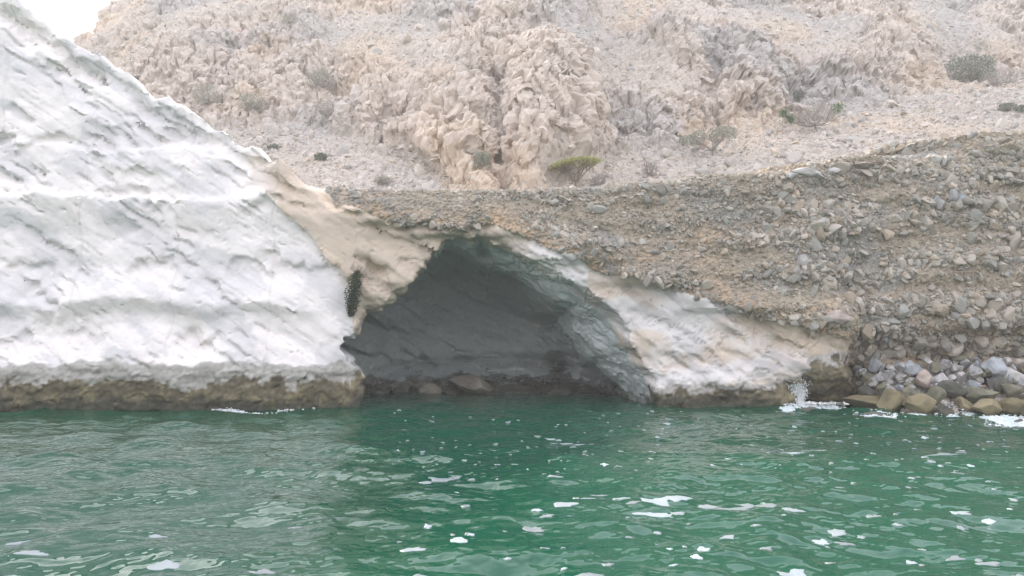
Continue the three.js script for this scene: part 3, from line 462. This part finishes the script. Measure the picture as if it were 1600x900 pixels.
for (const [px, py, w, h, c, label, o] of [
  [1551, 573, 36, 30, BLUE, 'largest angular blue grey boulder standing upright on the stone pile'],
  [1367, 569, 19, 20, BLUE, 'upright wedge of blue grey rock at the left end of the stone pile'],
  [1352, 627, 76, 22, OLIVE, 'long low olive boulder at the water, leftmost of the weedy row'],
  [1357, 611, 30, 18, DARK, 'small dark boulder behind the leftmost olive boulder'],
  [1395, 623, 42, 30, OLIVE, 'tall olive brown boulder second in the weedy row'],
  [1423, 615, 24, 20, MOSS, 'small mossy boulder wedged between two olive boulders'],
  [1436, 627, 42, 25, OLIVE, 'sloping olive boulder just left of the breaking wave'],
  [1463, 615, 30, 24, MOSS, 'rounded brown boulder behind the breaking wave'],
  [1487, 606, 46, 24, DARK, 'dark green slab of rock below the grey stone pile'],
  [1510, 630, 30, 20, OLIVE, 'small olive boulder right behind the breaking wave'],
  [1540, 634, 44, 22, OLIVE, 'broad yellowish boulder at the water right of the breaking wave'],
  [1531, 617, 46, 22, MOSS, 'dark olive slab above the yellowish boulder'],
  [1565, 600, 32, 22, DARK, 'dark rounded boulder under the blue grey upright one'],
  [1588, 633, 50, 24, OLIVE, 'yellow brown boulder at the right edge of the weedy row'],
  [1585, 610, 34, 20, MOSS, 'mossy flat boulder at the right edge above the weedy row'],
  [1440, 590, 30, 26, PINK, 'pinkish round boulder in the middle of the stone pile'],
  [1412, 586, 28, 16, PALE, 'pale flat boulder at the left of the stone pile'],
  [1424, 574, 26, 15, BLUE, 'grey blue flat boulder against the gravel bank'],
  [1501, 588, 22, 17, PALE, 'cream coloured block in the stone pile'],
  [1522, 590, 22, 11, BLUE, 'oval blue grey stone beside the cream block'],
  [1504, 564, 32, 16, MOSS, 'brownish flat boulder half buried in the bank'],
  [1483, 581, 24, 22, PALE, 'beige angular boulder left of the cream block'],
  [1580, 583, 40, 24, PALE, 'large pale boulder right of the blue grey upright one'],
  [1594, 566, 24, 12, PINK, 'tan boulder at the right edge under the gravel bank'],
  [1520, 578, 18, 16, GREY, 'small square grey stone left of the blue grey upright boulder'],
  [1465, 596, 26, 14, GREY, 'flat grey stone above the dark green slab'],
  [1367, 648, 36, 9, DARK, 'dark rock awash in the sea in front of the olive boulders', { D: 22.4 }],
  [1262, 640, 34, 7, DARK, 'dark rock awash beside the splash', { D: 23.9 }],
  [1590, 660, 34, 12, DARK, 'black rock awash in foam at the right edge', { D: 21.0 }],
  [737, 600, 78, 28, [0.30, 0.27, 0.23], 'largest rounded brown boulder lying in the cave', { D: 30.2 }],
  [668, 608, 44, 22, [0.24, 0.22, 0.18], 'low brown boulder left of the largest one in the cave', { D: 29.9 }],
  [625, 606, 34, 18, DARK, 'dark boulder in the rubble at the left of the cave', { D: 30.2 }],
  [592, 608, 30, 16, DARK, 'dark boulder beside the left wall of the cave', { D: 29.9 }],
  [650, 594, 20, 13, [0.26, 0.25, 0.23], 'small grey boulder on top of the cave rubble', { D: 31 }],
  [800, 616, 26, 9, DARK, 'low dark rock at the water in the middle of the cave', { D: 29.5 }],
  [872, 614, 40, 14, DARK, 'long dark rock under the right wall of the cave', { D: 29 }],
]) boulder(px, py, w, h, c, label, o);
{
  const r = rng(77);
  for (let i = 0, n = 0; i < 400 && n < 120; i++) {
    const px = 1340 + r() * 262, py = 563 + r() * 44, u = r(); if (px < 1400 && py < 572) continue;
    const [col, word] = [[GREY, 'grey'], [BLUE, 'blue grey'], [PALE, 'pale'], [[0.30, 0.29, 0.27], 'dull brown'], [GREY, 'grey'], [MOSS, 'olive']][r() * 6 | 0], where = px < 1430 ? 'left third' : px < 1515 ? 'middle' : 'right third', ww = 8 + 11 * u * u + 4 * r();
    boulder(px, py, ww, 7 + 9 * u * u + 2 * r(), col, (ww > 17 ? 'larger ' : 'small ') + word + (py < 585 ? ' stone high' : ' stone low') + ' in the ' + where + ' of the stone pile on the shore', { group: 'stones of the pile on the shore', name: 'shore_stone' }); n++;
  }
  for (let n = 0; n < 34; n++) { const px = 566 + r() * 120, py = 596 + r() * 18, c = r() * 3 | 0; boulder(px, py, 8 + 12 * r(), 6 + 7 * r(), [DARK, MOSS, [0.22, 0.21, 0.19]][c], ['blackish', 'olive', 'dark grey'][c] + ' rubble stone ' + (py < 604 ? 'high' : 'low') + ' on the cave floor ' + (px < 605 ? 'by the left wall' : px < 645 ? 'amid the rubble heap' : 'near the big brown boulder'), { group: 'rubble on the cave floor', name: 'cave_stone', D: 29.6 + r() * 1.2 }); }
}
// stones of the gravel cliff that stand out: parts of it
for (const [px, py, w, h, c, label] of [[1311, 501, 37, 29, PINK, 'big pink and grey boulder set in the gravel'], [1246, 428, 19, 27, [0.30, 0.28, 0.25], 'dark rounded stone'], [1253, 409, 20, 22, PALE, 'pale angular stone'], [1265, 271, 54, 20, PALE, 'broad pale slab at the top edge'], [1238, 276, 26, 16, GREY], [1368, 495, 22, 15, PALE], [1385, 501, 19, 15, GREY], [1300, 268, 26, 14, PALE], [1350, 258, 40, 16, PINK], [1505, 313, 18, 23, BLUE], [1463, 314, 15, 22, BLUE], [1488, 308, 19, 24, GREY], [1570, 516, 21, 11, PALE], [1385, 528, 16, 16, BLUE]]) {
  const g0 = onCliff(px, py), s = boulderSeed += 13, D = -g0.z + 0.05, k = D / F, [x, y] = at(px, py, D), geo = tinted(boulderGeos[s % 9], c, s, 0.75); geo.computeBoundingBox(); const bb = geo.boundingBox;
  const m = part(gravelCliff, 'stone', geo, rock); m.position.set(x, y, -D); m.scale.set(w * k / (bb.max.x - bb.min.x), h * k / (bb.max.y - bb.min.y), Math.max(w, h) * 0.8 * k / (bb.max.z - bb.min.z)); if (label) m.userData.label = label;
}
shade(gravelCliff);

// ---------------------------------------------------------------- trees and shrubs
function leafMat(r, g, b) { return new THREE.MeshPhysicalMaterial({ color: new THREE.Color().setRGB(r, g, b), roughness: 1, transmission: 0.35, thickness: 0, side: THREE.DoubleSide, vertexColors: true }); }
const bark = new THREE.MeshStandardMaterial({ color: new THREE.Color().setRGB(0.20, 0.16, 0.12), roughness: 1 }), greyBark = new THREE.MeshStandardMaterial({ color: new THREE.Color().setRGB(0.27, 0.25, 0.225), roughness: 1 });
function leaves(points, size, r) {
  const p = [], c = [];
  for (const q of points) {
    const a = new THREE.Vector3(r() - 0.5, r() - 0.5, r() - 0.5).normalize(), b = new THREE.Vector3(r() - 0.5, r() - 0.5, r() - 0.5).cross(a).normalize(), s = size * (0.6 + 0.8 * r()), t = 0.75 + 0.5 * r();
    const v = [q.clone().addScaledVector(a, s), q.clone().addScaledVector(b, s * 0.45), q.clone().addScaledVector(a, -s), q.clone().addScaledVector(b, -s * 0.45)];
    for (const i of [0, 1, 2, 0, 2, 3]) { p.push(v[i].x, v[i].y, v[i].z); c.push(t, t, t * 0.95); }
  }
  const g = new THREE.BufferGeometry(); g.setAttribute('position', new THREE.Float32BufferAttribute(p, 3)); g.setAttribute('color', new THREE.Float32BufferAttribute(c, 3)); g.computeVertexNormals(); return g;
}
function limb(a, b, bend, r0, r1, r) {
  const m = a.clone().lerp(b, 0.5).add(new THREE.Vector3((r() - 0.5) * bend, (r() - 0.7) * bend * 0.6, (r() - 0.5) * bend)), cv = new THREE.CatmullRomCurve3([a, m, b]), g = new THREE.TubeGeometry(cv, 6, 1, 5, false), p = g.attributes.position, q = new THREE.Vector3();
  for (let i = 0; i <= 6; i++) { cv.getPointAt(i / 6, q); const rr = lerp(r0, r1, i / 6); for (let j = 0; j <= 5; j++) { const k = i * 6 + j; p.setXYZ(k, q.x + (p.getX(k) - q.x) * rr, q.y + (p.getY(k) - q.y) * rr, q.z + (p.getZ(k) - q.z) * rr); } }
  g.deleteAttribute('uv'); g.computeVertexNormals(); return g;
}
let treeSeed = 50;
function tree(px, py, top, left, right, mat, barkMat, label, o = {}) {      // px, py: foot; top, left, right: edges of the crown
  const r = rng(treeSeed += 17), foot = onHill(px, py), D = -foot.z, k = D / F, g = new THREE.Group(); g.position.copy(foot).add(new THREE.Vector3(0, -0.08, 0));
  const h = (py - top) * k, x0 = (left - px) * k, x1 = (right - px) * k, cx = (x0 + x1) / 2, R = (x1 - x0) / 2, tilt = o.tilt ?? 0, thick = (o.thick ?? 0.3) * h, umb = o.umbrella ?? 1;
  const crownY = (x, z) => h * (1 - (o.droop ?? 0.28) * ((x - cx) ** 2 + z * z) / (R * R)) + tilt * (x - cx);
  const fork = new THREE.Vector3((r() - 0.5) * 0.1, h * 0.2, 0), tr = Math.max(0.05, 0.035 * h);
  part(g, 'trunk', limb(new THREE.Vector3(0, 0, 0), fork, 0.06, tr * 1.3, tr, r), barkMat);
  const pts = [], tips = [], nb = o.branches ?? 8;
  for (let i = 0; i < nb; i++) {
    const th = i / nb * 6.283 + r() * 0.5, d = R * (0.5 + 0.4 * r()), x = cx + Math.cos(th) * d, z = Math.sin(th) * d * 0.85, e = new THREE.Vector3(x, crownY(x, z) - thick * (0.7 + 0.3 * r()), z), gs = [limb(fork, e, 0.18 * h, tr * 0.6, tr * 0.22, r)];
    for (let j = 0; j < (o.twigs ?? 5); j++) { const th2 = th + (r() - 0.5) * 2.2, d2 = Math.min(R * 0.98, d + (r() - 0.35) * R * 0.5), x2 = cx + Math.cos(th2) * d2, z2 = Math.sin(th2) * d2 * 0.85, t = new THREE.Vector3(x2, crownY(x2, z2) - thick * 0.25 * r(), z2), st = fork.clone().lerp(e, 0.45 + 0.5 * r()); st.y += 0.0; gs.push(limb(st, t, 0.1 * h, tr * 0.25, 0.008, r)); tips.push(t); }
    part(g, 'branch', mergeGeometries(gs), barkMat);
  }
  const n = o.leaves ?? 2600;
  for (let i = 0; i < n; i++) {
    const th = r() * 6.283, d = R * Math.sqrt(r()), x = cx + Math.cos(th) * d, z = Math.sin(th) * d * 0.85, clump = N(x * 2.2 / R + treeSeed, z * 2.2 / R, 4) + 0.6 * N(x * 6 / R, z * 6 / R + treeSeed, 9);
    if (clump < (o.gaps ?? -0.25)) { continue; }
    pts.push(new THREE.Vector3(x + (r() - 0.5) * 0.1, crownY(x, z) - thick * Math.pow(r(), 1.3) * (umb ? 1 : 1 + r()) + 0.12 * thick * clump, z));
  }
  if (o.tipLeaves) for (const t of tips) for (let i = 0; i < o.tipLeaves; i++) pts.push(t.clone().add(new THREE.Vector3((r() - 0.5), (r() - 0.5) * 0.7, (r() - 0.5)).multiplyScalar(0.22 * h)));
  if (pts.length) part(g, 'crown', leaves(pts, o.leaf ?? 0.075, r), mat);
  return add(g, o.name ?? 'acacia_tree', label, o.cat ?? 'tree');
}
const limeLeaf = leafMat(0.36, 0.37, 0.14), greyLeaf = leafMat(0.29, 0.30, 0.245), darkLeaf = leafMat(0.115, 0.155, 0.10), dryLeaf = leafMat(0.33, 0.315, 0.28), freshLeaf = leafMat(0.10, 0.19, 0.06);
tree(903, 288, 240, 860, 945, limeLeaf, bark, 'yellow green umbrella shaped acacia at the edge of the gravel cliff', { tilt: 0.13, thick: 0.1, droop: 0.18, leaves: 3000, branches: 10, twigs: 6 });
tree(1115, 236, 195, 1060, 1157, greyLeaf, greyBark, 'grey green flat topped acacia with spreading bare limbs on the scree', { tilt: 0.14, thick: 0.3, droop: 0.2, leaves: 2400, gaps: -0.1, branches: 9 });
const bare = tree(1272, 196, 156, 1214, 1316, dryLeaf, greyBark, 'wide nearly bare grey thorn tree with a few green tufts', { thick: 0.6, leaves: 900, gaps: 0.05, branches: 12, twigs: 8, tilt: 0.08 });
{ const r = rng(5), k = -bare.position.z / F; for (const [px, py, s] of [[1219, 170, 7], [1230, 179, 7], [1305, 161, 10]]) { const pts = []; for (let i = 0; i < 260; i++) pts.push(new THREE.Vector3((px - 1272) * k + (r() + r() - 1) * s * k, (196 - py) * k + (r() + r() - 1) * s * k, 0.3 + (r() + r() - 1) * s * k)); part(bare, 'green_tuft', leaves(pts, 0.08, r), freshLeaf, 'stuff'); } shade(bare); }
tree(1513, 120, 83, 1477, 1552, darkLeaf, bark, 'dense dark green domed tree high on the right slope', { thick: 0.95, leaves: 5200, gaps: -0.6, branches: 7 });
tree(1556, 128, 98, 1540, 1596, dryLeaf, greyBark, 'bare grey shrub just right of the dark green domed tree', { name: 'shrub', cat: 'shrub', thick: 0.8, leaves: 500, branches: 12, twigs: 7 });
for (const [px, py, top, l, rr, mat, n, label] of [
  [325, 158, 124, 297, 352, greyLeaf, 1500, 'wide grey green shrub on the left scree nearest the white cliff'],
  [397, 170, 143, 377, 420, greyLeaf, 1000, 'medium grey green shrub right of the widest one on the left scree'],
  [503, 130, 103, 478, 527, greyLeaf, 1400, 'grey green shrub at the foot of the left crags'],
  [510, 178, 150, 490, 530, dryLeaf, 500, 'dry twiggy shrub below the left crags'],
  [505, 244, 232, 496, 516, darkLeaf, 500, 'small round dark green bush alone on the left scree'],
  [425, 228, 217, 414, 436, darkLeaf, 350, 'small flat green bush beside the white cliff slab'],
  [597, 281, 267, 584, 614, dryLeaf, 500, 'low dry grey shrub above the cave arch'],
  [756, 254, 228, 741, 771, greyLeaf, 900, 'grey shrub in the cleft under the central crag'],
  [1013, 268, 238, 1000, 1026, dryLeaf, 120, 'leafless upright shrub between the two umbrella acacias'],
  [1247, 147, 135, 1236, 1258, darkLeaf, 400, 'small green bush above the bare thorn tree'],
  [1572, 167, 152, 1558, 1586, darkLeaf, 600, 'green bush on the right slope below the domed tree'],
  [1594, 168, 156, 1584, 1606, darkLeaf, 400, 'dark green bush cut by the right edge of the picture'],
  [935, 284, 264, 922, 952, dryLeaf, 200, 'dry twiggy shrub right beside the yellow green acacia'],
  [448, 36, 20, 436, 462, greyLeaf, 500, 'small grey green shrub high among the left crags'],
]) tree(px, py, top, l, rr, mat, greyBark, label, { name: 'shrub', cat: 'shrub', thick: 0.85, leaves: n, branches: 9, twigs: 5, gaps: -0.3, leaf: 0.07 });
{ // the plant that hangs in the seam of the cliff
  const r = rng(3), g = new THREE.Group(), foot = onCliff(556, 428); let D = Infinity; for (const py of [430, 445, 460, 475]) D = Math.min(D, -onCliff(556, py).z); D -= 0.08; foot.z = -D; g.position.copy(foot); const pts = [], gs = [];
  for (let i = 0; i < 2600; i++) { const t = Math.pow(r(), 0.8), mid = lerp(559, 549, t), w = 13 * Math.pow(Math.sin(Math.PI * Math.min(1, t * 0.85 + 0.12)), 0.8) + 2, px = mid + (r() + r() - 1) * w, py = lerp(423, 494, t), p = at(px, py, D); pts.push(new THREE.Vector3(p[0] - foot.x, p[1] - foot.y, 0.03 + 0.24 * r() * Math.sin(Math.PI * Math.min(1, t + 0.1)))); }
  for (let i = 0; i < 14; i++) { const a = at(558 + (r() - 0.5) * 6, 428, D), b = at(lerp(558, 549, 0.9) + (r() - 0.5) * 14, 450 + r() * 44, D); gs.push(limb(new THREE.Vector3(a[0] - foot.x, a[1] - foot.y, -0.05), new THREE.Vector3(b[0] - foot.x, b[1] - foot.y, 0.1), 0.1, 0.012, 0.005, r)); }
  part(g, 'stems', mergeGeometries(gs), bark, 'stuff'); part(g, 'foliage', leaves(pts, 0.035, r), leafMat(0.05, 0.085, 0.04));
  add(g, 'hanging_plant', 'dark green plant hanging in the seam at the left of the cave arch', 'plant');
}

// ---------------------------------------------------------------- painted sky reflections, foam and spray
const glintFoamMat = new THREE.MeshStandardMaterial({ color: new THREE.Color().setRGB(0.31, 0.335, 0.34), roughness: 0.4, side: THREE.DoubleSide, vertexColors: true });
{
  const r = rng(12), p = [], id = [], fc = [];
  function patch(px, py, wpx, ratio, bright) {  // flat pale patch: foam at the rocks, a painted sky reflection farther out
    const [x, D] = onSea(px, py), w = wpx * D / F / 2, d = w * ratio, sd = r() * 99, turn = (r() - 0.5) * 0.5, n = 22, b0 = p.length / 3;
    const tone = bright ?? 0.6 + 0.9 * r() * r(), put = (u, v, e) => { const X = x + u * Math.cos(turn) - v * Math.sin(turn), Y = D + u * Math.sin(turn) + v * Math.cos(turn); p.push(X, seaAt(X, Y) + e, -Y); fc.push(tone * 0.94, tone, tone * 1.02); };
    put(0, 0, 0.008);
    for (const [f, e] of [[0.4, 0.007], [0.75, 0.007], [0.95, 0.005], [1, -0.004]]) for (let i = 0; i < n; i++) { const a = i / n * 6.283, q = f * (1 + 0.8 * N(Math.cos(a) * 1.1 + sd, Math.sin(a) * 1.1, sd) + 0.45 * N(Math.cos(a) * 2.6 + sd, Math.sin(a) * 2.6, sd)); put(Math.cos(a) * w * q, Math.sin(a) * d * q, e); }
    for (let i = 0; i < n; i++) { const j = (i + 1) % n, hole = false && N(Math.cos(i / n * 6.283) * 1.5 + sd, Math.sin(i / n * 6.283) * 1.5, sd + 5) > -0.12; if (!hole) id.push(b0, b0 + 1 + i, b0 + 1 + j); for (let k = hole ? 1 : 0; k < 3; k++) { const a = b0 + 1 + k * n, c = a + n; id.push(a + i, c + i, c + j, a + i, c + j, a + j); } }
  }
  for (const [px, py, w, q] of [[1025, 781, 60, 0.7], [1058, 777, 50, 0.8], [990, 786, 30, 0.5], [1020, 797, 74, 0.35], [1060, 796, 30, 0.5], [1105, 785, 40, 0.6], [1150, 790, 60, 0.6], [1190, 786, 70, 0.6], [1165, 782, 36, 0.5], [1240, 795, 46, 0.6], [970, 779, 40, 0.4], [920, 778, 30, 0.4], [885, 788, 54, 0.5], [855, 801, 34, 0.6], [832, 818, 46, 0.7], [868, 742, 34, 0.5], [935, 772, 40, 0.6], [690, 745, 60, 0.6], [668, 752, 36, 0.5], [710, 741, 26, 0.6], [1137, 831, 38, 0.7], [1182, 822, 24, 0.6], [1099, 858, 30, 0.8], [1196, 853, 28, 0.7], [1309, 825, 32, 0.9], [1282, 839, 34, 0.8], [1320, 841, 36, 0.5], [1347, 831, 20, 0.9], [1364, 801, 28, 0.9], [1401, 817, 20, 0.6], [1433, 789, 14, 0.9], [1500, 800, 42, 0.8], [1545, 809, 30, 0.8], [1492, 866, 34, 0.7], [1545, 878, 50, 0.5], [1240, 889, 56, 0.7], [1437, 871, 20, 0.7], [1595, 896, 40, 0.6], [925, 897, 60, 0.7], [880, 880, 14, 0.8], [792, 868, 16, 0.6], [1053, 879, 22, 0.6], [460, 816, 46, 0.35], [245, 836, 50, 0.5], [45, 862, 100, 0.3], [25, 842, 60, 0.5], [260, 877, 90, 0.6], [645, 853, 54, 0.4], [717, 843, 46, 0.8], [20, 890, 50, 0.5], [412, 887, 64, 0.6], [885, 689, 30, 0.5], [860, 684, 26, 0.4], [905, 692, 26, 0.4], [1275, 703, 50, 0.4], [1240, 707, 40, 0.3], [1470, 710, 60, 0.3], [1500, 705, 30, 0.4], [1495, 741, 24, 0.7]]) patch(px, py, w * (px < 640 ? 0.5 : 0.68), q * 1.2);  // sky reflections on the waves, put in as pale shapes
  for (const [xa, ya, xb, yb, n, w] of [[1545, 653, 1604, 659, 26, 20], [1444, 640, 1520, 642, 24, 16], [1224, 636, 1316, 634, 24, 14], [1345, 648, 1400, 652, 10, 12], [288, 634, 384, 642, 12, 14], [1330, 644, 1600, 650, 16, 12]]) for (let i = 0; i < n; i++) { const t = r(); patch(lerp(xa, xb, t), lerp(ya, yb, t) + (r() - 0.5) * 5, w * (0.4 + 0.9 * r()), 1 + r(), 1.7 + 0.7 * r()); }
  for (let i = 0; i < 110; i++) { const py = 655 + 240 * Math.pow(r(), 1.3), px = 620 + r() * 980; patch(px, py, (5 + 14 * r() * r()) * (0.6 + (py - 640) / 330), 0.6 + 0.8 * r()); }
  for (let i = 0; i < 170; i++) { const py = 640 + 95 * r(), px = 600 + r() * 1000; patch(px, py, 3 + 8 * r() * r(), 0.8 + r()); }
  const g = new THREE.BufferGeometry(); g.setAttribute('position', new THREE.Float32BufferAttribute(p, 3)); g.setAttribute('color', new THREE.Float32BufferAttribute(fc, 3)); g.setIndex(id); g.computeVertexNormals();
  add(new THREE.Mesh(g, glintFoamMat), 'painted_glints_and_foam', 'pale flecks painted as sky reflections on the green sea, with foam by the rocks', 'foam', null, 'stuff');
}
{
  const r = rng(41), bub = new THREE.IcosahedronGeometry(1, 1), list = [], V = (x, y, D, s, f) => list.push([x, y, -D, s, f]);
  const surf = (pxA, pyA, pxB, pyB, n, wide, tall) => { for (let i = 0; i < n; i++) { const t = r(), [x, D] = onSea(lerp(pxA, pxB, t) + (r() - 0.5) * 8, lerp(pyA, pyB, t) + (r() - 0.5) * wide), hump = Math.pow(Math.sin(Math.PI * clamp(t, 0.03, 0.97)), 0.6); V(x, seaAt(x, D) + tall * hump * Math.pow(r(), 2), D, 0.01 + 0.03 * r() * r(), 0.6); } };
  surf(1222, 636, 1318, 632, 260, 8, 0.10); surf(1440, 641, 1520, 640, 620, 7, 0.25); surf(1540, 655, 1606, 658, 130, 14, 0.05); surf(1345, 646, 1402, 650, 160, 6, 0.05); surf(285, 634, 340, 638, 120, 3, 0.04); surf(340, 638, 384, 643, 160, 4, 0.08); surf(1330, 640, 1602, 648, 160, 12, 0.03); surf(1010, 629, 1220, 634, 90, 3, 0.03); surf(390, 644, 560, 632, 90, 4, 0.03);
  const whiteWater = new THREE.MeshStandardMaterial({ color: new THREE.Color().setRGB(0.72, 0.75, 0.75), roughness: 0.6 }), im = new THREE.InstancedMesh(bub, whiteWater, list.length), M = new THREE.Matrix4(), Q = new THREE.Quaternion(); list.forEach(([x, y, z, s, f], i) => im.setMatrixAt(i, M.compose(new THREE.Vector3(x, y, z), Q, new THREE.Vector3(s * 1.6, s * f, s))));
  add(im, 'white_water', 'white water breaking along the foot of the rocks', 'foam', null, 'stuff');
  const drops = [], [sx, sD] = onSea(1247, 634);
  for (let i = 0; i < 2600; i++) { const a = (r() + r() - 1) * 0.8, hgt = Math.pow(r(), 1.7) * (1 - 0.5 * Math.abs(a)) * 1.05, x = sx + Math.sin(a) * hgt * 0.75 + (r() - 0.5) * 0.25; drops.push([x, hgt, -sD + (r() - 0.5) * 0.5, (0.005 + 0.014 * r() * r()) * (1.3 - 0.6 * hgt)]); }
  const sp = new THREE.InstancedMesh(new THREE.IcosahedronGeometry(1, 1), whiteWater, drops.length); drops.forEach(([x, y, z, s], i) => sp.setMatrixAt(i, M.compose(new THREE.Vector3(x, y, z), Q, new THREE.Vector3(s, s * 2.4, s))));
  add(sp, 'sea_spray', 'spray of droplets thrown up against the end of the pale buttress', 'spray', null, 'stuff');
}
{ let t = 0; scene.traverse((o) => { if (o.isMesh && !o.isInstancedMesh) t += (o.geometry.index ? o.geometry.index.count : o.geometry.attributes.position.count) / 3; }); console.log('triangles', t); }
renderer.render(scene, camera);
